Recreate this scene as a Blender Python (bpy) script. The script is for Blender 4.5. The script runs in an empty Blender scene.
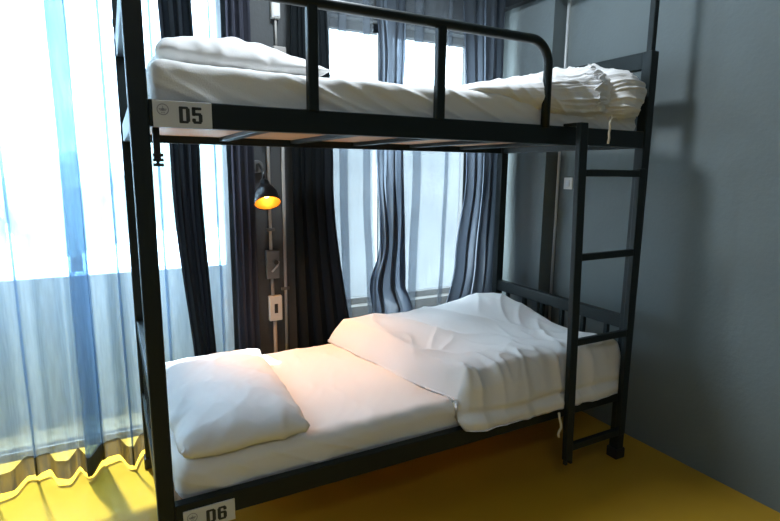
import bpy, bmesh, math, random
import numpy as np
from mathutils import Vector, Matrix, noise

S = bpy.context.scene
C = S.collection
PI = math.pi

# ------------------------------------------------------------------ materials
def mat(name, col, rough=.6, metal=0., bump=0., bscale=40., var=0., vscale=6., spec=.5, coat=0., sheen=0.):
    m = bpy.data.materials.new(name); m.use_nodes = True
    nt = m.node_tree; b = nt.nodes['Principled BSDF']
    b.inputs['Base Color'].default_value = (*col, 1)
    b.inputs['Roughness'].default_value = rough
    b.inputs['Metallic'].default_value = metal
    b.inputs['Specular IOR Level'].default_value = spec
    b.inputs['Coat Weight'].default_value = coat
    b.inputs['Sheen Weight'].default_value = sheen
    tc = nt.nodes.new('ShaderNodeTexCoord')
    if var:
        n = nt.nodes.new('ShaderNodeTexNoise'); n.inputs['Scale'].default_value = vscale; n.inputs['Detail'].default_value = 6
        nt.links.new(tc.outputs['Object'], n.inputs['Vector'])
        r = nt.nodes.new('ShaderNodeMapRange')
        r.inputs['From Min'].default_value = .3; r.inputs['From Max'].default_value = .7
        r.inputs['To Min'].default_value = 1 - var; r.inputs['To Max'].default_value = 1 + var
        nt.links.new(n.outputs['Fac'], r.inputs['Value'])
        mx = nt.nodes.new('ShaderNodeVectorMath'); mx.operation = 'SCALE'
        mx.inputs[0].default_value = col
        nt.links.new(r.outputs['Result'], mx.inputs['Scale'])
        nt.links.new(mx.outputs['Vector'], b.inputs['Base Color'])
    if bump:
        n = nt.nodes.new('ShaderNodeTexNoise'); n.inputs['Scale'].default_value = bscale; n.inputs['Detail'].default_value = 4
        nt.links.new(tc.outputs['Object'], n.inputs['Vector'])
        bp = nt.nodes.new('ShaderNodeBump'); bp.inputs['Strength'].default_value = bump; bp.inputs['Distance'].default_value = .01
        nt.links.new(n.outputs['Fac'], bp.inputs['Height'])
        nt.links.new(bp.outputs['Normal'], b.inputs['Normal'])
    return m

def cloth_mat(name, col, trans_col, fac_transparent, fac_translucent):
    """woven fabric: part open weave, part light scattering through the threads"""
    m = bpy.data.materials.new(name); m.use_nodes = True
    nt = m.node_tree; nt.nodes.clear()
    out = nt.nodes.new('ShaderNodeOutputMaterial')
    tr = nt.nodes.new('ShaderNodeBsdfTransparent'); tr.inputs['Color'].default_value = (*trans_col, 1)
    tl = nt.nodes.new('ShaderNodeBsdfTranslucent'); tl.inputs['Color'].default_value = (*trans_col, 1)
    df = nt.nodes.new('ShaderNodeBsdfDiffuse'); df.inputs['Color'].default_value = (*col, 1)
    m1 = nt.nodes.new('ShaderNodeMixShader'); m1.inputs[0].default_value = fac_translucent
    nt.links.new(df.outputs[0], m1.inputs[1]); nt.links.new(tl.outputs[0], m1.inputs[2])
    m2 = nt.nodes.new('ShaderNodeMixShader'); m2.inputs[0].default_value = fac_transparent
    nt.links.new(m1.outputs[0], m2.inputs[1]); nt.links.new(tr.outputs[0], m2.inputs[2])
    # weave irregularity
    tc = nt.nodes.new('ShaderNodeTexCoord')
    mp = nt.nodes.new('ShaderNodeMapping'); mp.inputs['Scale'].default_value = (1, 1, .12)
    n = nt.nodes.new('ShaderNodeTexNoise'); n.inputs['Scale'].default_value = 60; n.inputs['Detail'].default_value = 3
    nt.links.new(tc.outputs['Object'], mp.inputs['Vector']); nt.links.new(mp.outputs['Vector'], n.inputs['Vector'])
    r = nt.nodes.new('ShaderNodeMapRange')
    r.inputs['From Min'].default_value = .3; r.inputs['From Max'].default_value = .7
    r.inputs['To Min'].default_value = max(0, fac_transparent - .06); r.inputs['To Max'].default_value = min(1, fac_transparent + .06)
    nt.links.new(n.outputs['Fac'], r.inputs['Value'])
    if fac_transparent > .02:
        nt.links.new(r.outputs['Result'], m2.inputs[0])
    nt.links.new(m2.outputs[0], out.inputs[0])
    return m

def glass_mat():
    m = bpy.data.materials.new('window_glass'); m.use_nodes = True
    nt = m.node_tree; nt.nodes.clear()
    out = nt.nodes.new('ShaderNodeOutputMaterial')
    tr = nt.nodes.new('ShaderNodeBsdfTransparent'); tr.inputs['Color'].default_value = (.93, .97, .96, 1)
    gl = nt.nodes.new('ShaderNodeBsdfGlossy'); gl.inputs['Roughness'].default_value = .03
    mx = nt.nodes.new('ShaderNodeMixShader'); mx.inputs[0].default_value = .06
    nt.links.new(tr.outputs[0], mx.inputs[1]); nt.links.new(gl.outputs[0], mx.inputs[2])
    nt.links.new(mx.outputs[0], out.inputs[0])
    return m

def emit_mat(name, col, s):
    m = bpy.data.materials.new(name); m.use_nodes = True
    b = m.node_tree.nodes['Principled BSDF']
    b.inputs['Base Color'].default_value = (*col, 1)
    b.inputs['Emission Color'].default_value = (*col, 1); b.inputs['Emission Strength'].default_value = s
    return m

M = dict(
    metal=mat('black_powder_coat', (.008, .014, .015), .45, 0, .06, 300, spec=.3),
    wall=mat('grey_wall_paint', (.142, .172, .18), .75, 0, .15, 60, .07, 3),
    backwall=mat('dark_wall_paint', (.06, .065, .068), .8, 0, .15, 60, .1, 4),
    ceil=mat('ceiling_paint', (.42, .40, .36), .85, 0, .1, 40, .06, 2),
    floor=mat('yellow_epoxy', (.50, .29, .022), .30, 0, .03, 25, .07, 2.2),
    ply=mat('plywood', (.50, .29, .15), .6, 0, .05, 80, .12, 5),
    sheet=mat('white_cotton', (.80, .79, .78), .85, 0, .10, 220, sheen=.15),
    pillow=mat('white_pillow_cotton', (.80, .79, .785), .85, 0, .10, 220, sheen=.15),
    duvet=mat('white_duvet_cotton', (.81, .80, .80), .85, 0, .12, 160, sheen=.15),
    cord=mat('cotton_cord', (.72, .66, .55), .9),
    plate=mat('plate_white', (.62, .63, .66), .45),
    ink=mat('plate_ink', (.03, .035, .035), .6),
    inkgrey=mat('plate_grey_ink', (.25, .25, .30), .6),
    pvc=mat('pvc_conduit', (.33, .31, .29), .5),
    greybox=mat('grey_box', (.13, .135, .135), .5, .3, .05, 90),
    whitebox=mat('white_plastic', (.62, .61, .58), .4),
    dark=mat('dark_plastic', (.015, .015, .015), .5),
    shade=mat('lamp_black', (.015, .014, .013), .35),
    gold=mat('lamp_gold', (.85, .45, .08), .4, .4),
    frame=mat('dark_aluminium', (.03, .035, .04), .4, .3),
    frame_light=mat('light_aluminium', (.55, .58, .6), .4, .2),
    glass=glass_mat(),
    sheer=cloth_mat('sheer_curtain_fabric', (.24, .29, .34), (.63, .79, .96), .48, .18),
    hem=cloth_mat('curtain_hem_fabric', (.05, .053, .045), (.7, .7, .6), 0.045, .05),
    grey_sheer=cloth_mat('grey_curtain_fabric', (.16, .18, .20), (.78, .83, .89), .58, .10),
    smoke=cloth_mat('smoke_curtain_fabric', (.045, .052, .06), (.42, .50, .64), .035, .22),
    black=cloth_mat('black_curtain_fabric', (.013, .016, .018), (.1, .1, .12), 0.0, .05),
    plum=cloth_mat('slate_curtain_fabric', (.038, .040, .052), (.30, .30, .42), .0, .05),
    tile=mat('balcony_tile', (.62, .56, .44), .6, 0, .1, 20, .08, 5),
    parapet=mat('parapet_paint', (.40, .49, .58), .7, 0, .1, 20, .1, 3),
    concrete=mat('outside_concrete', (.085, .092, .096), .85, 0, .3, 14, .2, 3),
    leaf=mat('far_leaves', (.26, .33, .25), .8, 0, .5, 8, .3, 3),
    bark=mat('far_bark', (.12, .09, .06), .9),
)

# ------------------------------------------------------------------ helpers
def bx(bm, x0, x1, y0, y1, z0, z1):
    v = [bm.verts.new(p) for p in ((x0,y0,z0),(x1,y0,z0),(x1,y1,z0),(x0,y1,z0),(x0,y0,z1),(x1,y0,z1),(x1,y1,z1),(x0,y1,z1))]
    for f in ((3,2,1,0),(4,5,6,7),(0,1,5,4),(1,2,6,5),(2,3,7,6),(3,0,4,7)):
        bm.faces.new([v[i] for i in f])

def hexa(bm, b, t):
    v = [bm.verts.new(p) for p in list(b) + list(t)]
    for f in ((3,2,1,0),(4,5,6,7),(0,1,5,4),(1,2,6,5),(2,3,7,6),(3,0,4,7)):
        bm.faces.new([v[i] for i in f])

def tube(bm, pts, r, seg=14, cap=True):
    pts = [Vector(p) for p in pts]; n = len(pts)
    rr = r if hasattr(r, '__len__') else [r]*n
    rings = []; up = None
    for i, p in enumerate(pts):
        t = (pts[min(i+1, n-1)] - pts[max(i-1, 0)]).normalized()
        if up is None:
            up = Vector((0,0,1)) if abs(t.z) < .9 else Vector((0,1,0))
        a = (up - t*up.dot(t)).normalized(); up = a; b = t.cross(a)
        rings.append([bm.verts.new(p + (a*math.cos(2*PI*k/seg) + b*math.sin(2*PI*k/seg))*rr[i]) for k in range(seg)])
    for i in range(n-1):
        for k in range(seg):
            f = bm.faces.new((rings[i][k], rings[i][(k+1)%seg], rings[i+1][(k+1)%seg], rings[i+1][k])); f.smooth = True
    if cap:
        bm.faces.new(rings[0][::-1]); bm.faces.new(rings[-1])

def lathe(bm, prof, origin, axis, seg=28):
    """profile of (radius, distance along axis); open strip"""
    axis = Vector(axis).normalized(); o = Vector(origin)
    a = axis.orthogonal().normalized(); b = axis.cross(a)
    rings = [[bm.verts.new(o + axis*h + (a*math.cos(2*PI*k/seg)+b*math.sin(2*PI*k/seg))*max(r,1e-4)) for k in range(seg)] for r, h in prof]
    for i in range(len(rings)-1):
        for k in range(seg):
            f = bm.faces.new((rings[i][k], rings[i][(k+1)%seg], rings[i+1][(k+1)%seg], rings[i+1][k])); f.smooth = True

def obj(name, bm, m, parent=None, bevel=0., smooth=False):
    me = bpy.data.meshes.new(name)
    bmesh.ops.recalc_face_normals(bm, faces=bm.faces[:])
    bm.to_mesh(me); bm.free()
    return link(name, me, m, parent, bevel, smooth)

def link(name, me, m, parent=None, bevel=0., smooth=False):
    o = bpy.data.objects.new(name, me); C.objects.link(o)
    me.materials.clear(); me.materials.append(M[m] if isinstance(m, str) else m)
    if parent is not None:
        o.parent = parent
        o.matrix_parent_inverse = Matrix.Translation(-parent.location) if parent.parent is None else Matrix.Identity(4)
    if smooth:
        for p in me.polygons: p.use_smooth = True
    if bevel:
        b = o.modifiers.new('edge', 'BEVEL'); b.width = bevel; b.segments = 2; b.limit_method = 'ANGLE'
    return o

def boxobj(name, m, parent, *c, bevel=.003):
    bm = bmesh.new(); bx(bm, *c); return obj(name, bm, m, parent, bevel)

def tag(o, label, cat, group=None):
    o['label'] = label; o['category'] = cat
    if group: o['group'] = group
    return o

def thing(name, label, cat, loc=(0,0,0), group=None):
    o = bpy.data.objects.new(name, None); C.objects.link(o); o.location = loc
    o.empty_display_size = .05
    return tag(o, label, cat, group)

def struct(name, m, boxes, bevel=0.):
    bm = bmesh.new()
    for b in boxes: bx(bm, *b)
    o = obj(name, bm, m, None, bevel); o['kind'] = 'structure'; return o

def gridmesh(name, P, closed_u=False):
    """P: array rows x cols x 3"""
    R, K = P.shape[:2]
    me = bpy.data.meshes.new(name)
    f = []
    for i in range(R-1):
        for k in range(K if closed_u else K-1):
            f.append((i*K+k, i*K+(k+1)%K, (i+1)*K+(k+1)%K, (i+1)*K+k))
    me.from_pydata([tuple(map(float, p)) for p in P.reshape(-1, 3)], [], f); me.update()
    for p in me.polygons: p.use_smooth = True
    return me

def nz(x, y, z=0.): return noise.noise(Vector((x, y, z)))
def ridge(v): return (1 - min(1, abs(v)*2.4))**2

# ------------------------------------------------------------------ dimensions (metres; x along the bed, y into the room's depth, z up)
L, W, s = 2.0, .957, .046
XW, XC, YC, YB = 2.206, 2.114, .729, 1.20
ZC = 3.0

# ------------------------------------------------------------------ the room
struct('floor', 'floor', [(-3.2, XW+.2, -4.2, YB+.15, -.1, 0)])
struct('ceiling', 'ceil', [(-3.2, XW+.2, -4.2, YB+.15, ZC, ZC+.1)])
struct('wall_right', 'wall', [(XW, XW+.2, -4.2, YB+.15, 0, ZC)])
struct('trim_1', 'wall', [(XC, XW, YC, YB, 0, ZC)])           # the concrete column in the corner
struct('wall_left', 'wall', [(-3.2, -3.0, -4.2, YB+.15, 0, ZC)])
struct('wall_front', 'wall', [(-3.0, XW, -4.2, -4.0, 0, ZC)])
DX0, DX1, DZ = -2.8, .50, 2.75          # balcony door opening
WX0, WX1, WZ0, WZ1 = .99, 1.98, .545, 2.125  # window opening
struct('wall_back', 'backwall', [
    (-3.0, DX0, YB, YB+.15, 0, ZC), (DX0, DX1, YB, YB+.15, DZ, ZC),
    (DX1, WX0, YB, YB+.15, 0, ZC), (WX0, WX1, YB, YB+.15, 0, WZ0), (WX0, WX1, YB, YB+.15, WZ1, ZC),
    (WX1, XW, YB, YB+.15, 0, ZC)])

def window(name, x0, x1, z0, z1, mull, y, fm='frame', w=.045):
    bm = bmesh.new()
    bx(bm, x0, x0+w, y, y+.05, z0, z1); bx(bm, x1-w, x1, y, y+.05, z0, z1)
    bx(bm, x0+w, x1-w, y, y+.05, z1-w, z1); bx(bm, x0+w, x1-w, y, y+.05, z0, z0+w*.8)
    for m_ in mull: bx(bm, m_-w/2, m_+w/2, y, y+.05, z0+w*.8, z1-w)
    o = obj(name, bm, fm, None, .003); o['kind'] = 'structure'
    xs = [x0] + list(mull) + [x1]
    for a, b in zip(xs[:-1], xs[1:]):
        bm = bmesh.new(); bx(bm, a+.02, b-.02, y+.02, y+.026, z0+.02, z1-.02)
        obj('glass_pane', bm, 'glass', o)
    return o
window('door_1', DX0, DX1, 0, DZ, (-1.6, -.72, .285), YB+.06)
window('window_1', WX0, WX1, WZ0, WZ1, (1.395,), YB+.06)
struct('trim_2', 'frame_light', [(1.318, 1.330, YB+.052, YB+.06, WZ0+.04, WZ1-.045)])   # pale edge of the sliding sash
struct('trim_3', 'frame', [(XC-.05, XC, -4.0, YB, 2.272, 2.33)])                        # dark duct along the right wall

# outside: balcony, parapet, far houses and trees
o = struct('balcony_floor', 'tile', [(-5, 5, YB+.15, 1.56, -.08, -.01)])
o = struct('parapet_wall', 'parapet', [(-5, .62, 1.56, 1.68, -.08, .785)])
struct('wall_outside', 'concrete', [(1.6, 9, 3.6, 3.8, -6, 1.95)])     # neighbour's bare wall facing the window
def tree(x, y, zc, r, seed, label):
    t = thing('leafy_tree', label, 'tree', (x, y, -6), 'trees beyond the balcony')
    bm = bmesh.new(); tube(bm, [(x, y, -6), (x+.1, y, zc-r*.3)], [.22, .14], 8); obj('trunk', bm, 'bark', t)
    bm = bmesh.new(); bmesh.ops.create_icosphere(bm, subdivisions=4, radius=1)
    for v in bm.verts:
        d = v.co.normalized()
        k = 1 + .28*nz(d.x*2+seed, d.y*2, d.z*2) + .16*nz(d.x*6, d.y*6+seed, d.z*6)
        v.co = Vector((x, y, zc)) + Vector((d.x*r*k, d.y*r*k, d.z*r*.85*k))
    obj('crown', bm, 'leaf', t, smooth=True)
tree(-1.2, 17, .2, 1.7, 1, 'green tree beyond the balcony behind the left half of the sheer curtain')
tree(2.6, 19, .9, 2.1, 5, 'taller green tree beyond the balcony behind the bed post')
tree(-4.2, 16, -.2, 1.4, 9, 'small green tree beyond the balcony at the left edge')

# ------------------------------------------------------------------ bunk bed
bed = thing('bunk_bed', 'black metal bunk bed with ladder and number plates beside grey wall', 'bed', (0, 0, 0))
ZT, ZB_, ZTOP = 1.500, 1.432, 1.827
for (x, y) in ((0,0), (L-s,0), (0,W-s), (L-s,W-s)):
    p = boxobj('post', 'metal', bed, x, x+s, y, y+s, .045, ZTOP, bevel=.005)
    boxobj('foot_cap', 'dark', p, x-.006, x+s+.006, y-.006, y+s+.006, 0, .05, bevel=.004)
for z0, z1 in ((ZB_, ZT), (.294, .362)):
    boxobj('side_rail', 'metal', bed, s, L-s, .004, .036, z0, z1)
    boxobj('side_rail', 'metal', bed, s, L-s, W-.036, W-.004, z0, z1)
    for x in (.006, L-.04):
        boxobj('end_rail', 'metal', bed, x, x+.034, s, W-s, z0, z1)
    for i, x in enumerate((.40, .72, 1.04, 1.36, 1.68)):
        boxobj('cross_bar', 'metal', bed, x-.02, x+.02, .036, W-.036, z0+.014, z0+.03, bevel=.002)
    boxobj('base_board', 'ply', bed, s, L-s, .037, W-.037, z0+.031, z0+.045, bevel=0)
# end frames
for x in (.005, L-.041):
    boxobj('end_frame_rail', 'metal', bed, x, x+.036, s, W-s, 1.757, ZTOP)
    for y in (.175,):
        boxobj('end_frame_bar', 'metal', bed, x+.008, x+.028, y-.011, y+.011, ZT, 1.757)
    boxobj('end_frame_rail', 'metal', bed, x, x+.036, s, W-s, .628, .687)
    for y in (.13, .27, .41, .55, .69, .83):
        boxobj('end_frame_bar', 'metal', bed, x+.008, x+.028, y-.011, y+.011, .362, .628)
# guard rail: one bent tube with two flat uprights
gz, gy, R = 1.794, .006, .085
pts = [(s-.01, gy, gz)] + [(s + (1.392-R-s)*k/12, gy, gz) for k in range(1, 13)]
for k in range(1, 11):
    a = PI/2*k/10
    pts.append((1.392 - R + R*math.sin(a), gy, gz - R + R*math.cos(a)))
pts += [(1.392, gy, 1.62), (1.393, gy, ZT-.01)]
bm = bmesh.new(); tube(bm, pts, .0165, 14); gr = obj('guard_rail', bm, 'metal', bed)
for x in (.484, .922):
    boxobj('upright', 'metal', gr, x-.016, x+.016, gy-.013, gy+.013, ZT-.005, gz, bevel=.004)
# ladder: one stile, rungs run across to the right-hand post
lad_x = lambda z: 1.530 + (1.506 - z)*.034
st_x = lambda z: 1.886 + (1.33 - z)*.012
def stile(xf, z0, z1):
    bm = bmesh.new()
    q = lambda z: [(xf(z)-.02, -.060, z), (xf(z)+.02, -.060, z), (xf(z)+.02, -.034, z), (xf(z)-.02, -.034, z)]
    hexa(bm, q(z0), q(z1)); return bm
lad = obj('ladder', stile(lad_x, .125, 1.512), 'metal', bed, .004)
obj('stile', stile(st_x, .165, 1.345), 'metal', lad, .004)
bm = bmesh.new(); bx(bm, lad_x(1.5)-.02, lad_x(1.5)+.02, -.034, .03, 1.5, 1.512); obj('hook', bm, 'metal', lad, .002)
for z in (1.325, .996, .644):
    boxobj('rung', 'metal', lad, lad_x(z)+.018, st_x(z)-.018, -.060, -.036, z-.014, z+.014, bevel=.005)
boxobj('bottom_bar', 'metal', lad, lad_x(.18)+.018, st_x(.18)+.02, -.058, -.036, .165, .197)
for dx in (-.014, .014):
    boxobj('foot', 'dark', lad, lad_x(.12)+dx-.006, lad_x(.12)+dx+.006, -.058, -.042, .108, .126, bevel=.001)
# thin pole standing on the front right post
boxobj('curtain_pole', 'metal', bed, L-.03, L-.004, .016, .042, ZTOP-.002, 2.75, bevel=.003)
bpole = boxobj('curtain_pole', 'metal', bed, .002, .03, W-.04, W-.012, ZTOP-.002, 2.75, bevel=.003)
boxobj('clamp', 'dark', bpole, -.001, .033, W-.043, W-.008, 1.872, 1.900, bevel=.003)
# short hooked bracket under the rail by the number plate
bm = bmesh.new()
bx(bm, .055, .072, .05, .07, 1.352, ZB_+.001)
for k in range(3): bx(bm, .052, .078, .046, .074, 1.332+k*.013, 1.340+k*.013)
bx(bm, .060, .068, .054, .066, 1.332, 1.352)
obj('hook_bracket', bm, 'dark', bed, .001)

# number plates
GLYPH = {   # heavy condensed characters in a unit box: chamfered bars (x0, x1, z0, z1)
    'D': [(0,.36,0,1), (.2,.86,.85,1), (.2,.86,0,.15), (.64,1,.09,.91), (.5,.95,.03,.97, .64)],
    '5': [(0,.94,.83,1), (0,.35,.47,1), (.1,.9,.49,.66), (.64,1,.1,.58), (.1,.9,0,.16), (0,.36,.1,.32)],
    '6': [(0,.36,.09,.91), (.1,.9,.85,1), (.64,1,.69,.91), (.64,1,.09,.54), (.3,.9,.47,.62), (.1,.9,0,.15)],
}
def glyph(bm, ch, ax, bx_, az, bz, y):
    for q in GLYPH[ch]:
        if len(q) > 4: continue
        x0, x1, z0, z1 = q; c = .07
        P = [(x0+c,z0),(x1-c,z0),(x1,z0+c*.6),(x1,z1-c*.6),(x1-c,z1),(x0+c,z1),(x0,z1-c*.6),(x0,z0+c*.6)]
        v = [bm.verts.new((ax+(bx_-ax)*a, y, az+(bz-az)*b)) for a, b in P]
        f = bm.faces.new(v); r_ = bmesh.ops.extrude_face_region(bm, geom=[f])
        for e in r_['geom']:
            if isinstance(e, bmesh.types.BMVert): e.co.y -= .0007
def plate(txt, x0, x1, z0, z1, label):
    y = .003
    p = boxobj('number_plate', 'plate', bed, x0, x1, y-.004, y+.001, z0, z1, bevel=.001); p['label'] = label
    w, h = x1-x0, z1-z0
    az, bz = z0+h*.18, z0+h*.81
    bm = bmesh.new()
    glyph(bm, txt[0], x0+w*.43, x0+w*.615, az, bz, y-.0042); glyph(bm, txt[1], x0+w*.65, x0+w*.83, az, bz, y-.0042)
    obj('lettering', bm, 'ink', p)
    # round emblem: ring with a small winged motif
    bm = bmesh.new(); cx, cz, r = x0+w*.165, z0+h*.66, h*.215
    yy = y-.0046
    def ring(r0, r1, n=32):
        a = [bm.verts.new((cx+r0*math.cos(2*PI*k/n), yy, cz+r0*math.sin(2*PI*k/n))) for k in range(n)]
        c = [bm.verts.new((cx+r1*math.cos(2*PI*k/n), yy, cz+r1*math.sin(2*PI*k/n))) for k in range(n)]
        for k in range(n): bm.faces.new((a[k], a[(k+1)%n], c[(k+1)%n], c[k]))
    ring(r, r*.86); ring(r*.26, r*.001)
    for sx in (-1, 1):
        for k, (l_, zz) in enumerate(((.66, .10), (.60, -.06), (.46, -.2))):
            bx(bm, *sorted((cx+sx*r*.2, cx+sx*r*l_)), yy-.0003, yy+.0003, cz+r*(zz-.045), cz+r*(zz+.045))
    for k in (-1, 0, 1):
        bx(bm, cx+k*r*.22-r*.05, cx+k*r*.22+r*.05, yy-.0003, yy+.0003, cz-r*.66, cz-r*.42)
    bx(bm, cx-r*.04, cx+r*.04, yy-.0003, yy+.0003, cz+r*.26, cz+r*.6)
    obj('emblem', bm, 'inkgrey', p)
plate('D5', .055, .199, 1.431, 1.498, 'white plate reading D5')
plate('D6', .066, .213, .272, .340, 'white plate reading D6')

# ------------------------------------------------------------------ mattresses
def mattress(name, x0, x1, y0, y1, z0, z1, r, label, fold, diag, seed, sag=0):
    bm = bmesh.new(); bmesh.ops.create_cube(bm, size=2)
    bmesh.ops.subdivide_edges(bm, edges=bm.edges[:], cuts=5, use_grid_fill=True)
    # denser along the visible front and top
    bm.free(); bm = bmesh.new()
    nx, ny, nzc = 260, 60, 22
    vs = {}
    def V(i, j, k):
        key = (i, j, k)
        if key not in vs: vs[key] = bm.verts.new((i/nx, j/ny, k/nzc))
        return vs[key]
    for i in range(nx):
        for j in range(ny):
            bm.faces.new((V(i,j,nzc), V(i+1,j,nzc), V(i+1,j+1,nzc), V(i,j+1,nzc)))
            bm.faces.new((V(i,j,0), V(i,j+1,0), V(i+1,j+1,0), V(i+1,j,0)))
    for i in range(nx):
        for k in range(nzc):
            bm.faces.new((V(i,0,k), V(i+1,0,k), V(i+1,0,k+1), V(i,0,k+1)))
            bm.faces.new((V(i,ny,k), V(i,ny,k+1), V(i+1,ny,k+1), V(i+1,ny,k)))
    for j in range(ny):
        for k in range(nzc):
            bm.faces.new((V(0,j,k), V(0,j,k+1), V(0,j+1,k+1), V(0,j+1,k)))
            bm.faces.new((V(nx,j,k), V(nx,j+1,k), V(nx,j+1,k+1), V(nx,j,k+1)))
    lo = Vector((x0+r, y0+r, z0+r*.6)); hi = Vector((x1-r, y1-r, z1-r))
    for v in bm.verts:
        p = Vector((x0+(x1-x0)*v.co.x, y0+(y1-y0)*v.co.y, z0+(z1-z0)*v.co.z))
        q = Vector([min(max(p[i], lo[i]), hi[i]) for i in range(3)])
        d = p - q
        nrm = Vector((0,0,0))
        if d.length > 1e-6:
            m_ = max(abs(d.x), abs(d.y), abs(d.z)); p = q + d.normalized()*r*(1 if d.z > 0 or abs(d.z) < 1e-6 else .9) if m_ > 0 else p
            nrm = d.normalized()
        f = 0
        front = max(0, -nrm.y)
        if front > 0:
            # tension folds fanning down the side of the sheet
            u = p.x*math.cos(diag) + (p.z-z0)*math.sin(diag)*3.4
            thin = lambda n: max(0, 1-abs(n)*4.5)**1.6
            f += front*fold*(thin(nz(u*3.6+seed, (p.z-z0)*3, seed)) - .2 + .6*thin(nz(u*7.1+seed*2, p.z*4, 3)))
            f += front*.006*nz(p.x*3+seed, p.z*8)
        top = max(0, nrm.z)
        if top > 0:
            f += top*(.007*nz(p.x*2.2+seed, p.y*2.6) + .0035*ridge(nz(p.x*6+p.y*3+seed, p.y*3-p.x*2)) + .002*ridge(nz(p.x*14-p.y*8, p.y*9, seed)))
            f -= top*sag*math.exp(-((p.y-(y0+y1)/2)/.3)**2)
        v.co = p + nrm*f
    o = obj(name, bm, 'sheet', None, smooth=True)
    return tag(o, label, 'mattress')
mattress('mattress', .055, L-.05, .037, W-.045, 1.4775, 1.604, .035, 'mattress under white sheet on the upper bunk behind the guard rail', .012, .62, 3.3)
mattress('mattress', .055, L-.05, .037, W-.045, .3395, .462, .045, 'mattress under white sheet on the lower bunk', .006, .5, 8.1)

# ------------------------------------------------------------------ cloth simulation for the soft things (results frozen into plain meshes)
def pillow_mesh(x0, x1, y0, y1, z, th, nx=44, ny=56, seed=0):
    bm = bmesh.new()
    top, bot = {}, {}
    for i in range(nx+1):
        for j in range(ny+1):
            u, v = i/nx, j/ny
            x, y = x0+(x1-x0)*u, y0+(y1-y0)*v
            e = min(u, 1-u)*min(v, 1-v)
            h = th*min(1, (16*u*(1-u)*v*(1-v))**.5)
            jig = .004*nz(x*9+seed, y*9)
            edge = i in (0, nx) or j in (0, ny)
            if edge: top[i,j] = bot[i,j] = bm.verts.new((x, y, z+th*.5))
            else:
                top[i,j] = bm.verts.new((x, y, z+th*.5+h*.5+jig)); bot[i,j] = bm.verts.new((x, y, z+th*.5-h*.5))
    for i in range(nx):
        for j in range(ny):
            bm.faces.new((top[i,j], top[i+1,j], top[i+1,j+1], top[i,j+1]))
            bm.faces.new((bot[i,j], bot[i,j+1], bot[i+1,j+1], bot[i+1,j]))
    return bm
def sim_obj(name, bm, pressure, mass=.25, bend=.4, stiff=12, shrink=0., selfc=False):
    me = bpy.data.meshes.new(name); bm.to_mesh(me); bm.free()
    o = bpy.data.objects.new(name, me); C.objects.link(o)
    c = o.modifiers.new('cloth', 'CLOTH'); st = c.settings
    st.quality = 6; st.mass = mass; st.tension_stiffness = stiff; st.compression_stiffness = stiff; st.shear_stiffness = 4
    st.bending_stiffness = bend; st.tension_damping = 8; st.compression_damping = 8; st.bending_damping = .5; st.air_damping = 2
    st.use_pressure = True; st.uniform_pressure_force = pressure; st.shrink_min = shrink
    cs = c.collision_settings; cs.distance_min = .006; cs.use_self_collision = selfc; cs.self_distance_min = .004; cs.friction = 15
    c.point_cache.frame_start = 1; c.point_cache.frame_end = 80
    return o
def collider(bm):
    me = bpy.data.meshes.new('tmp'); bm.to_mesh(me); bm.free()
    o = bpy.data.objects.new('tmp', me); C.objects.link(o)
    o.modifiers.new('c', 'COLLISION'); o.collision.thickness_outer = .004; o.collision.cloth_friction = 20
    return o
tmp = []
def slab(x0, x1, y0, y1, z0, z1):
    bm = bmesh.new(); bx(bm, x0, x1, y0, y1, z0, z1)
    bmesh.ops.subdivide_edges(bm, edges=bm.edges[:], cuts=10, use_grid_fill=True)
    bmesh.ops.recalc_face_normals(bm, faces=bm.faces[:]); tmp.append(collider(bm))
def lump(x, y, z, rx, ry, rz):
    bm = bmesh.new(); bmesh.ops.create_icosphere(bm, subdivisions=3, radius=1)
    for v in bm.verts: v.co = Vector((x+v.co.x*rx, y+v.co.y*ry, z+v.co.z*rz))
    tmp.append(collider(bm))
slab(.0, 2.0, .04, W-.045, 1.45, 1.600)
slab(.0, 2.0, .04, W-.045, .30, .460)
slab(1.958, 2.1, -.2, 1.1, .30, .8)
slab(-.1, .055, .02, 1.1, .36, .7)
slab(-.3, 2.3, W-.045, W+.15, .30, .56)
pbm = pillow_mesh(0, 1, 0, 1, .475, .11, seed=2)
for v in pbm.verts:
    v.co = Vector((.062 + (.40 + .055*v.co.y)*v.co.x, .05 + .845*v.co.y, v.co.z))
low_pillow = sim_obj('low_pillow', pbm, 9.0, .1, .25, 10, -.05)
up_pillow = sim_obj('up_pillow', pillow_mesh(.085, .585, .11, .84, 1.62, .10, seed=6), 9, .1, .25, 10, -.05)
for f in range(1, 46): S.frame_set(f)
dg = bpy.context.evaluated_depsgraph_get()
frozen = {}
for o in (low_pillow, up_pillow):
    frozen[o.name] = bpy.data.meshes.new_from_object(o.evaluated_get(dg))
for o in [low_pillow, up_pillow] + tmp:
    me = o.data; bpy.data.objects.remove(o); bpy.data.meshes.remove(me)
S.frame_set(1)
def crease(me, amp, sc, seed):
    nr = [v.normal.copy() for v in me.vertices]
    for v, n in zip(me.vertices, nr):
        x, y, z = v.co
        a = ridge(nz(x*sc+seed + .5*nz(y*4, x*3), y*sc*.55 - x*sc*.35, seed)) + .55*ridge(nz(x*sc*2.1 - y*sc*1.1, y*sc*1.7 + z*6, seed+3)) - .4
        v.co = v.co + n*(amp*a + amp*1.1*nz(x*2.6, y*2.6+z*4, seed+7))
for v in frozen['low_pillow'].vertices:
    v.co.z = .466 + (v.co.z - .466)*(1.12 - .62*max(0, v.co.y)/.9)
for v in frozen['up_pillow'].vertices: v.co.z = 1.607 + (v.co.z-1.600)*(.95 - .35*max(0, v.co.x-.3)/.3)
crease(frozen['low_pillow'], .006, 6, 9.0)
crease(frozen['up_pillow'], .010, 6.5, 2.0)
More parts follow.
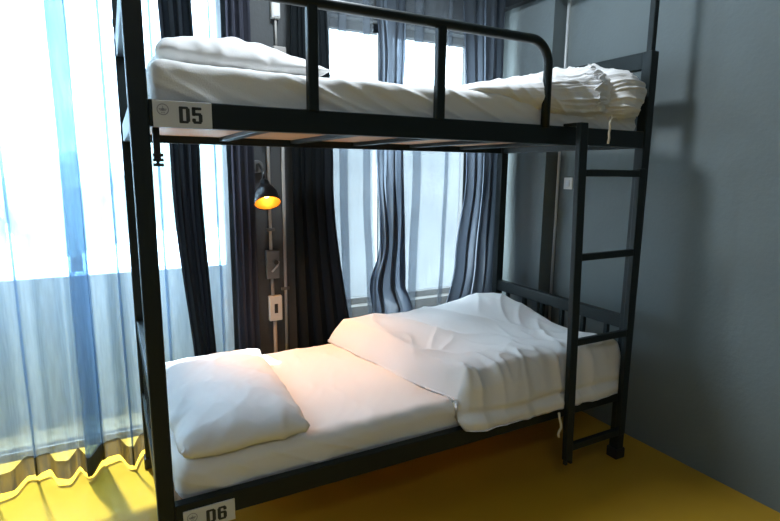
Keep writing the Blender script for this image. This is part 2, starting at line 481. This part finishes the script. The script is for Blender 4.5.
crease(frozen['up_pillow'], .005, 13, 5.0)
def soft(name, key, m, label, cat):
    o = link(name, frozen[key], m, None, smooth=True)
    sb = o.modifiers.new('sub', 'SUBSURF'); sb.levels = sb.render_levels = 1
    return tag(o, label, cat)
soft('pillow', 'low_pillow', 'pillow', 'white pillow on the lower bunk mattress', 'pillow')
soft('pillow', 'up_pillow', 'pillow', 'white pillow on the upper bunk above the D5 plate', 'pillow')
def folded_duvet():
    NU, NV = 170, 160
    def prof(t, e0, e1, w0, w1):
        """arc-length parameter -> (distance in from the first edge as 0..1, rise 0..1)"""
        if t < w0: a = PI/2*t/w0; return e0*(1-math.cos(a)), math.sin(a)
        if t > 1-w1: a = PI/2*(1-t)/w1; return 1-e1*(1-math.cos(a)), math.sin(a)
        return e0 + (1-e0-e1)*(t-w0)/(1-w0-w1), 1
    P = np.zeros((NU, NV, 3)); B = np.zeros((NU, NV, 3))
    for i in range(NU):
        fu, ru = prof(i/(NU-1), .065, .07, .13, .13)
        for j in range(NV):
            fv, rv = prof(j/(NV-1), .075, .09, .20, .13)
            y = -.030 + .945*fv
            xa = 1.055 - .18*(fv**.9); xb = 1.945
            xa += .10*(1-rv)*(fv < .5) + .012*nz(y*5, 1)
            x = xa + (xb-xa)*fu
            zt = .570 + .025*fv + .055*math.exp(-((x-1.78)/.30)**2-((y-.74)/.22)**2) - .022*math.exp(-((x-1.45)/.26)**2-((y-.40)/.2)**2) \
                 + .022*math.exp(-((x-.98)/.10)**2-((y-.6)/.3)**2) + .016*math.exp(-((y-.10)/.09)**2)
            zb = .462 if fv > .5 else .462 + (.356-.462)*min(1, max(0, (.10-y)/.10))
            zb += .012*nz(x*6, 2)*(fv < .5)
            r_ = ru*rv
            # creases: long soft folds running back from the front edge, tighter puckers along the front
            w1 = .25*nz(x*3, y*3, 9)
            c1 = ridge(nz((x*1.0+y*.75)*3.0 + w1, (y-x*.4)*.7, 4.4)) - .3
            c2 = ridge(nz((x-y*.55)*6.0 + w1*2, y*2.2, 5.1)) - .3
            fr = math.exp(-max(0, y-.02)/.16)
            c3 = ridge(nz(x*11, y*4 + zt*3, 6.3)) - .3
            k = .010*c1 + .007*c2 + .024*fr*c3*(.4+ru*.6) + .012*nz(x*3.1, y*3.3, 1.7)
            z = zb + (zt-zb)*r_
            yo = -fr*(.5*k+.010*nz(x*5, z*14, 3)) if rv < 1 and fv < .5 else 0
            if fv < .5: yo += .014*math.exp(-((z-.415-.012*nz(x*4, 8))/.012)**2)*(rv < 1) - .010*math.exp(-((z-.385)/.02)**2)*(rv < 1)
            P[i, j] = (x + (.010*nz(y*7, z*9, 4) if ru < 1 else 0), y + yo, z + k*min(1, r_*1.1))
            B[i, j] = (P[i, j, 0], min(P[i, j, 1], .03) if zb < .45 else P[i, j, 1], zb + .004 if y < .034 and fv < .5 else .474)
    return P, B
P, B = folded_duvet()
NU, NV = P.shape[:2]
vs = [tuple(map(float, q)) for q in P.reshape(-1, 3)] + [tuple(map(float, q)) for q in B.reshape(-1, 3)]
fs = []; n_ = NU*NV
for i in range(NU-1):
    for j in range(NV-1):
        a, b_, c_, d_ = i*NV+j, (i+1)*NV+j, (i+1)*NV+j+1, i*NV+j+1
        fs += [(a, b_, c_, d_), (n_+d_, n_+c_, n_+b_, n_+a)]
rim = [i*NV for i in range(NU)] + [(NU-1)*NV+j for j in range(1, NV)] + [i*NV+NV-1 for i in range(NU-2, -1, -1)] + [j for j in range(NV-2, 0, -1)]
for a, b_ in zip(rim, rim[1:]+rim[:1]): fs.append((a, n_+a, n_+b_, b_))
me = bpy.data.meshes.new('duvet'); me.from_pydata(vs, [], fs); me.update()
bm = bmesh.new(); bm.from_mesh(me); bmesh.ops.recalc_face_normals(bm, faces=bm.faces[:]); bm.to_mesh(me); bm.free()
for q in me.polygons: q.use_smooth = True
ld = tag(link('duvet', me, 'duvet'), 'thick white duvet spread over the foot of the lower bunk', 'duvet')
def cord(name, pts, r, parent):
    bm = bmesh.new(); tube(bm, pts, r, 8); return obj(name, bm, 'cord', parent)
cord('drawstring', [(1.512,-.045,.352),(1.510,-.052,.33),(1.514,-.054,.315),(1.521,-.052,.30),(1.523,-.052,.285),(1.515,-.05,.27),(1.511,-.05,.258),(1.516,-.05,.245)], .005, ld)

# upper duvet: stuffed into a tied cotton cover, lying at the foot of the bunk
def bundle():
    NU, NV = 230, 260
    P = np.zeros((NU, NV, 3))
    xa, xb, xt = 1.03, 1.95, 1.735
    for i in range(NU):
        u = i/(NU-1); x = xa + (xb-xa)*u
        # height of the bundle above the mattress top
        q = (x-xa)/(xt-xa)
        h = .010 + .150*q**.85 if q < 1 else .160
        endc = max(0, 1-((x-1.66)/(xb-1.66))**5)**.5 if x > 1.66 else 1
        g = math.exp(-((x-xt)/.03)**2)                 # waist where the cord is tied
        zt = 1.600 + h*(.35+.65*endc)*(1-.12*g) - .02*(1-endc)
        zb = 1.594 - .082*min(1, max(0, (x-1.12)/.35)) + .05*(1-endc)
        yf = .075 - .075*min(1, (x-xa)/.35) + .035*g - .035*min(1, max(0, (x-1.74)/.08))
        yf = yf + .16*(1-endc)**1.5
        yk = .86 - .16*(1-endc)**1.5
        cy, cz = (yf+yk)/2, (zt+zb)/2
        a, b_ = (yk-yf)/2, (zt-zb)/2
        for j in range(NV):
            t = 2*PI*j/NV
            ct, st_ = math.cos(t), math.sin(t)
            e = .5
            py = cy + a*math.copysign(abs(ct)**e, ct); pz = cz + b_*math.copysign(abs(st_)**.8, st_)
            d = x - xt; ad = abs(d)
            # creases run out of the tied waist and fade
            fade = math.exp(-ad/.16)
            wob = .35*nz(x*5, t*2, 1)
            cr = ridge(nz(t*5.0 + wob*2, d*1.5, 7)) - .3 + .6*ridge(nz(t*11 + wob, d*3, 2)) + .4*ridge(nz(t*21 + wob*3, d*4, 5))
            k = .020*fade*cr + .010*nz(x*5, py*4, pz*9) + .008*ridge(nz(x*9-py*4+pz*12, py*6, 4))
            if x < xa+.12: k *= (x-xa)/.12
            P[i, j] = (x + .018*fade*nz(t*4, d*8, 11), py + k*ct*1.1, pz + k*st_)
    return gridmesh('duvet', P, True)
me = bundle()
bm = bmesh.new(); bm.from_mesh(me)
bmesh.ops.holes_fill(bm, edges=[e for e in bm.edges if e.is_boundary], sides=0)
bmesh.ops.recalc_face_normals(bm, faces=bm.faces[:]); bm.to_mesh(me); bm.free()
for p in me.polygons: p.use_smooth = True
ud = tag(link('duvet', me, 'duvet'), 'white duvet bundled in a tied cover at the foot of the upper bunk', 'duvet')
# ruffled mouth of the cover
NU, NV = 22, 110
P = np.zeros((NU, NV, 3))
for i in range(NU):
    u = i/(NU-1)
    for j in range(NV):
        v = j/(NV-1)
        t = PI*(.755 + .46*v)            # from the top round the front to the bottom
        ct, st_ = math.cos(t), math.sin(t)
        a, b_ = .41, .115
        py = .425 + a*math.copysign(abs(ct)**.5, ct); pz = 1.645 + b_*math.copysign(abs(st_)**.8, st_)
        ruf = math.sin(v*46+2*nz(v*9, 0, 1)) * .013*u + .018*u*nz(v*7, u*2, 5)
        out = .006 + .034*u**1.1*(1+.5*nz(v*6, 2, 8))
        P[i, j] = (1.735 - .10*u + ruf + .016*nz(v*12, u*3, 2), py - out*abs(ct)**.5, pz + .5*out*st_ + .4*ruf)
me = gridmesh('cover_ruffle', P)
cr = link('cover_ruffle', me, 'duvet', ud)
so = cr.modifiers.new('t', 'SOLIDIFY'); so.thickness = .003
cord('drawstring', [(1.70,-.035,1.545),(1.688,-.042,1.53),(1.684,-.042,1.515),(1.690,-.040,1.50),(1.688,-.038,1.48),(1.694,-.036,1.462),(1.690,-.036,1.44)], .0048, ud)

# ------------------------------------------------------------------ curtains
def plan(x0, x1, n, amp, over, y0, seed, N=None):
    """plan outline of a hung curtain: folds that double back a little on themselves"""
    N = N or int(n*22)
    out = []
    for k in range(N+1):
        t = k/N; ph = 2*PI*n*t
        a = amp*(1+.5*nz(t*n*.9, seed))
        x = x0 + (x1-x0)*t + over*math.sin(2*ph + nz(t*5, seed, 3)) + .25*(x1-x0)/n*nz(t*n*.7, seed, 9)
        out.append((x, y0 + a*math.sin(ph + .8*nz(t*4, seed, 1))))
    return out
def curtain(name, rows, m, label, nr=46, jitter=.004, seed=0):
    """rows: list of (z, outline); outlines are blended down the height"""
    Z = [r[0] for r in rows]; n = len(rows[0][1])
    P = np.zeros((nr, n, 3))
    for i in range(nr):
        z = Z[0] + (Z[-1]-Z[0])*i/(nr-1)
        k = 0
        while k < len(Z)-2 and z < Z[k+1]: k += 1
        t = (z-Z[k])/(Z[k+1]-Z[k]); t = t*t*(3-2*t)
        for j in range(n):
            a, b = rows[k][1][j], rows[k+1][1][j]
            P[i, j] = (a[0]+(b[0]-a[0])*t + jitter*nz(j*.11, z*2, seed), a[1]+(b[1]-a[1])*t + jitter*1.5*nz(j*.09, z*2.3, seed+4), z)
    o = link(name, gridmesh(name, P), m)
    return tag(o, label, 'curtain'), P

# 1 sheer curtain over the balcony door: smooth panels with pressed pleats
def pleated(x0, x1, pleats, yf, step=.0085):
    out = []; x = x0; pl = sorted(pleats)
    while x < x1:
        if pl and x >= pl[0][0]+pl[0][1]:
            a, w = pl.pop(0); b = a+w
            for k in range(1, 9): out.append((b - w*k/8, yf(b)-.004-.006*math.sin(PI*k/8)))
            for k in range(1, 9): out.append((a + w*k/8, yf(b)-.012 - .004*math.sin(PI*k/8)))
            x = b
        else:
            out.append((x, yf(x)))
        x += step
    return out
def steps(x, ks, lo, hi, w):
    v = 0
    for k, (a, b) in enumerate(ks):
        v = max(v, min(1, max(0, (x-a)/w+.5))*min(1, max(0, (b-x)/w+.5)))
    v = v*v*(3-2*v)
    return hi + (lo-hi)*v
pl = [(-1.45,.05),(-1.18,.03),(-.93,.06),(-.70,.02),(-.575,.035),(-.425,.012),(-.228,.062),(-.168,.010),(-.052,.009),(.035,.012)]
fw = [(-1.6,-1.4),(-1.1,-.98),(-.85,-.7),(-.56,-.47),(-.355,-.275),(-.245,-.19),(-.085,-.03)]
tf = lambda x: 1.06 + .02*math.sin(x*24+1.3) + .012*nz(x*6, 1.3)
bf = lambda x: steps(x, fw, .945, 1.05, .045) + .008*math.sin(x*50)
top = pleated(-1.9, .085, pl, tf)
bot = [(x, bf(x) + (y-tf(x))) for x, y in top]
mid = [(x, .8*tf(x)+.2*bf(x) + (y-tf(x))) for x, y in top]
sc, P = curtain('sheer_curtain', [(2.97, top), (1.6, mid), (.105, bot)], 'sheer', 'pale sheer curtain over the balcony door left of the bunk bed', 44, .003, 2)
hp = np.zeros((6, len(bot), 3))
for i in range(6):
    hp[i] = P[-1]; hp[i, :, 2] = P[-1, :, 2] + .004 - .085*i/5 + .006*np.sin(P[-1, :, 0]*31)*i/5
    hp[i, :, 1] -= .004
hm = link('hem', gridmesh('hem', hp), 'hem', sc); hm['label'] = 'thick dark hem'

nf = lambda x: 1.158 + .010*math.sin(x*42) + .006*nz(x*9, 4.4)
nt_ = pleated(.09, .462, [(.145,.012),(.395,.010)], nf)
curtain('sheer_curtain', [(2.97, nt_), (1.2, nt_), (.04, nt_)], 'sheer', 'narrow sheer curtain behind the black curtain nearest the bed post', 40, .003, 6)
# 2 black curtain in front of the door frame
curtain('dark_curtain', [(2.97, plan(.165, .315, 3, .02, .010, 1.10, 3)), (1.3, plan(.195, .325, 3, .02, .010, 1.10, 3)), (.03, plan(.27, .365, 3, .018, .008, 1.10, 3))],
        'black', 'narrow black curtain hanging nearest the bed post over the balcony door', seed=5)
# 3 slate curtain by the lamp
curtain('dark_curtain', [(2.97, plan(.475, .585, 3, .02, .01, 1.14, 8)), (1.3, plan(.475, .58, 3, .02, .01, 1.14, 8)), (.03, plan(.48, .585, 3, .02, .01, 1.14, 8))],
        'plum', 'slate curtain hanging just left of the reading lamp', seed=9)
# 4 black curtain right of the conduits
curtain('dark_curtain', [(2.97, plan(.785, .93, 4, .022, .010, 1.10, 12)), (1.3, plan(.765, .985, 4, .022, .010, 1.10, 12)), (.03, plan(.77, 1.11, 4, .022, .008, 1.09, 12))],
        'black', 'black curtain hanging between the wall conduits and the window', seed=13)
def wsheet(pleats, x0, x1, y0, amp, seed):
    return pleated(x0, x1, pleats, lambda x: y0 + amp*math.sin(x*19+seed) + amp*.6*nz(x*8, seed))
def shear(o, f, g=1., dy=0.):
    c = sum(x for x, y in o)/len(o)
    return [(c + (x-c)*g + f, y+dy) for x, y in o]
# 5 grey sheer panel, left half of the window
a5 = wsheet([(1.025,.05),(1.165,.045)], .93, 1.235, 1.13, .012, 2.)
curtain('sheer_curtain', [(2.97, a5), (1.2, shear(a5, .004)), (.7, shear(a5, .02, 1.05)), (.38, shear(a5, .03, 1.15, -.01))],
        'grey_sheer', 'grey sheer curtain over the left half of the window behind the bunk', seed=22)
# 6 dark curtain bunched on the middle of the window
curtain('dark_curtain', [(2.97, plan(1.245, 1.40, 3, .022, .012, 1.105, 31)), (1.3, plan(1.245, 1.40, 3, .022, .012, 1.10, 31)), (.90, plan(1.265, 1.40, 3, .03, .016, 1.09, 31)), (.68, plan(1.20, 1.40, 3, .035, .02, 1.07, 31)), (.55, plan(1.20, 1.46, 3, .03, .014, 1.06, 31)), (.38, plan(1.16, 1.52, 3, .025, .014, 1.05, 31))],
        'smoke', 'dark bunched curtain in the middle of the window behind the bunk', seed=33, jitter=.02)
# 7 grey sheer panel over the right half
a7 = wsheet([(1.49,.06),(1.70,.03)], 1.385, 1.84, 1.135, .01, 4.)
curtain('sheer_curtain', [(2.97, a7), (1.3, shear(a7, .0)), (.80, shear(a7, -.015, .98)), (.40, shear(a7, -.03, .95))],
        'grey_sheer', 'grey sheer curtain over the right half of the window behind the bunk', seed=43)
# 8 charcoal curtain in the corner
curtain('dark_curtain', [(2.97, plan(1.72, 2.06, 4, .026, .014, 1.07, 51)), (1.3, plan(1.81, 2.06, 4, .028, .014, 1.06, 51)), (.80, plan(1.74, 2.05, 4, .03, .014, 1.05, 51)), (.35, plan(1.64, 2.03, 4, .035, .012, 1.04, 51))],
        'smoke', 'charcoal curtain in the corner beside the grey column', seed=52)

# ------------------------------------------------------------------ things on the back wall
def conduit(pts, r, label, group, m='pvc', clips=()):
    bm = bmesh.new(); tube(bm, pts, r, 12); o = tag(obj('conduit', bm, m), label, 'conduit', group)
    for z in clips:
        bm = bmesh.new(); x, y = pts[0][0], pts[0][1]
        bx(bm, x-r*2.6, x+r*2.6, y-r*1.25, y+r*.6, z-.008, z+.008); obj('pipe_clip', bm, 'greybox', o, .002)
    return o
cx = .664
conduit([(cx+.002, 1.184, .912), (cx+.002, 1.184, 1.9)], .0085, 'thin grey conduit running up behind the lamp from the grey box', 'wall conduits', clips=(1.02, 1.46))
conduit([(cx+.004, 1.184, .76), (cx+.006, 1.184, .668)], .0085, 'short conduit joining the grey box and the white outlet', 'wall conduits')
conduit([(cx+.012, 1.184, .532), (cx+.014, 1.184, .0)], .0105, 'conduit running down from the white outlet behind the mattress', 'wall conduits')
conduit([(.738, 1.186, 0), (.745, 1.186, 1.90)], .0085, 'long conduit beside the black curtain right of the lamp', 'wall conduits', clips=(.70,))
conduit([(.722, 1.184, 1.93), (.722, 1.184, 2.06)], .006, 'thin cable between the two boxes above the upper pillow', 'wall conduits')
t = thing('junction_box', 'grey metal junction box under the reading lamp', 'box', (.672, 1.2, .76))
boxobj('body', 'greybox', t, .638, .706, 1.166, 1.199, .762, .912, bevel=.004)
bm = bmesh.new(); tube(bm, [(.684,1.167,.85),(.684,1.150,.85)], .012, 14); obj('knob', bm, 'dark', t)
bm = bmesh.new(); tube(bm, [(.664,1.167,.80),(.690,1.155,.83),(.70,1.155,.855)], .005, 8); obj('lever', bm, 'pvc', t)
t = thing('wall_outlet', 'white wall outlet below the grey junction box', 'outlet', (.68, 1.2, .53))
boxobj('body', 'whitebox', t, .645, .715, 1.166, 1.199, .532, .668, bevel=.005)
boxobj('socket', 'dark', t, .672, .690, 1.163, 1.167, .575, .625, bevel=.001)
t = thing('junction_box', 'white junction box high on the wall above the upper pillow', 'box', (.72, 1.2, 2.06))
boxobj('body', 'whitebox', t, .700, .742, 1.166, 1.199, 2.057, 2.15, bevel=.004)
boxobj('cover', 'plate', t, .706, .736, 1.162, 1.167, 2.065, 2.142, bevel=.001)
t = thing('junction_box', 'grey box just above the upper pillow', 'box', (.735, 1.2, 1.9))
boxobj('body', 'pvc', t, .704, .768, 1.166, 1.199, 1.875, 1.928, bevel=.004)
boxobj('cover', 'pvc', t, .710, .762, 1.163, 1.167, 1.882, 1.921, bevel=.001)

# reading lamp with a gold-lined shade
lx, ly, lz = .605, .99, 1.169
t = thing('reading_lamp', 'black reading lamp with glowing gold-lined shade on the back wall', 'lamp', (lx, 1.2, 1.3))
ax = Vector((-.03, -.55, -.84)).normalized(); o0 = Vector((lx, ly, lz)) - ax*.125
bm = bmesh.new(); lathe(bm, [(0,-.004),(.018,-.002),(.024,.012),(.026,.03),(.040,.045),(.053,.07),(.060,.10),(.063,.125),(.0625,.1255)], o0, ax); sh = obj('shade', bm, 'shade', t)
bm = bmesh.new(); lathe(bm, [(.020,.030),(.037,.047),(.050,.072),(.057,.102),(.060,.124)], o0, ax); obj('lining', bm, 'gold', sh)
bm = bmesh.new()
bmesh.ops.create_uvsphere(bm, u_segments=16, v_segments=10, radius=.019, matrix=Matrix.Translation(o0+ax*.075)); obj('bulb', bm, emit_mat('lamp_bulb', (1., .55, .16), 22), t, smooth=True)
bm = bmesh.new(); tube(bm, [o0, o0+Vector((0,.012,.04)), Vector((lx,1.13,1.352)), Vector((lx,1.165,1.352)), Vector((lx,1.198,1.34))], .006, 10); obj('arm', bm, 'shade', t)
bm = bmesh.new(); tube(bm, [(lx,1.166,1.342),(lx,1.199,1.342)], .032, 22); obj('wall_plate', bm, 'greybox', t, .003)

# on the right wall
conduit([(XW-.010, YC-.020, 0), (XW-.010, YC-.020, ZC)], .008, 'white conduit up the right wall beside the column', 'wall conduits', 'frame_light')
t = thing('wall_switch', 'small white switch plate on the right wall behind the ladder', 'switch', (XW, .635, 1.264))
boxobj('plate', 'whitebox', t, XW-.010, XW-.001, .605, .665, 1.235, 1.30, bevel=.003)
boxobj('rocker', 'plate', t, XW-.014, XW-.009, .622, .648, 1.25, 1.285, bevel=.001)

# ------------------------------------------------------------------ light
w = bpy.data.worlds.new('sky'); S.world = w; w.use_nodes = True
bg = w.node_tree.nodes['Background']; bg.inputs['Color'].default_value = (.80, .90, 1.0, 1); bg.inputs['Strength'].default_value = 16.0
def light(name, kind, loc, energy, col=(1,1,1), **k):
    l = bpy.data.lights.new(name, kind); l.energy = energy; l.color = col
    for a, v in k.items(): setattr(l, a, v)
    o = bpy.data.objects.new(name, l); C.objects.link(o); o.location = loc; return o
def aim(o, d): o.rotation_euler = Vector(d).to_track_quat('-Z', 'Y').to_euler()
sun = light('sun', 'SUN', (0, 6, 8), 25, (1, .95, .86), angle=math.radians(1.2)); aim(sun, (.06, -.27, -1))
for nm, x0, x1, z0, z1 in (('daylight_door', DX0, DX1, 0.8, DZ), ('daylight_window', WX0, WX1, WZ0, WZ1)):
    p = light(nm, 'AREA', ((x0+x1)/2, YB+.17, (z0+z1)/2), 1, shape='RECTANGLE', size=x1-x0, size_y=z1-z0)
    aim(p, (0, -1, 0)); p.data.cycles.is_portal = True
cl = light('ceiling_lamp', 'AREA', (.80, .28, ZC-.15), 34, (.82, .92, 1), shape='DISK', size=.26); aim(cl, (0, 0, -1))
cl2 = light('ceiling_lamp', 'AREA', (-.6, -2.6, ZC-.04), 14, (.95, .97, 1), shape='DISK', size=.6); aim(cl2, (0, 0, -1))
rl = light('reading_bulb', 'SPOT', o0+ax*.10, 30, (1, .42, .09), spot_size=math.radians(92), spot_blend=.85, shadow_soft_size=.02); aim(rl, (.10, -.27, -.71))

# ------------------------------------------------------------------ camera
cam = bpy.data.cameras.new('camera'); co = bpy.data.objects.new('camera', cam); C.objects.link(co)
cam.sensor_width = 36; cam.lens = 36*521.42/780; cam.clip_start = .02
f = Vector((.46416701, .8694806, -.16897477)); r = Vector((.88288293, -.46949954, .00937647)); u = Vector((.07118092, .15353719, .98557578))
Mx = Matrix((r, u, -f)).transposed().to_4x4(); Mx.translation = Vector((-.05423757, -1.4891548, 1.32542162))
co.matrix_world = Mx
S.camera = co
S.view_settings.view_transform = 'Standard'; S.view_settings.look = 'None'; S.view_settings.gamma = 1; S.view_settings.use_curve_mapping = False
S.view_settings.exposure = 0.14
cy = S.cycles
cy.use_denoising = True; cy.max_bounces = 10; cy.diffuse_bounces = 6; cy.transparent_max_bounces = 24; cy.transmission_bounces = 6
cy.caustics_reflective = False; cy.caustics_refractive = False; cy.sample_clamp_indirect = 6
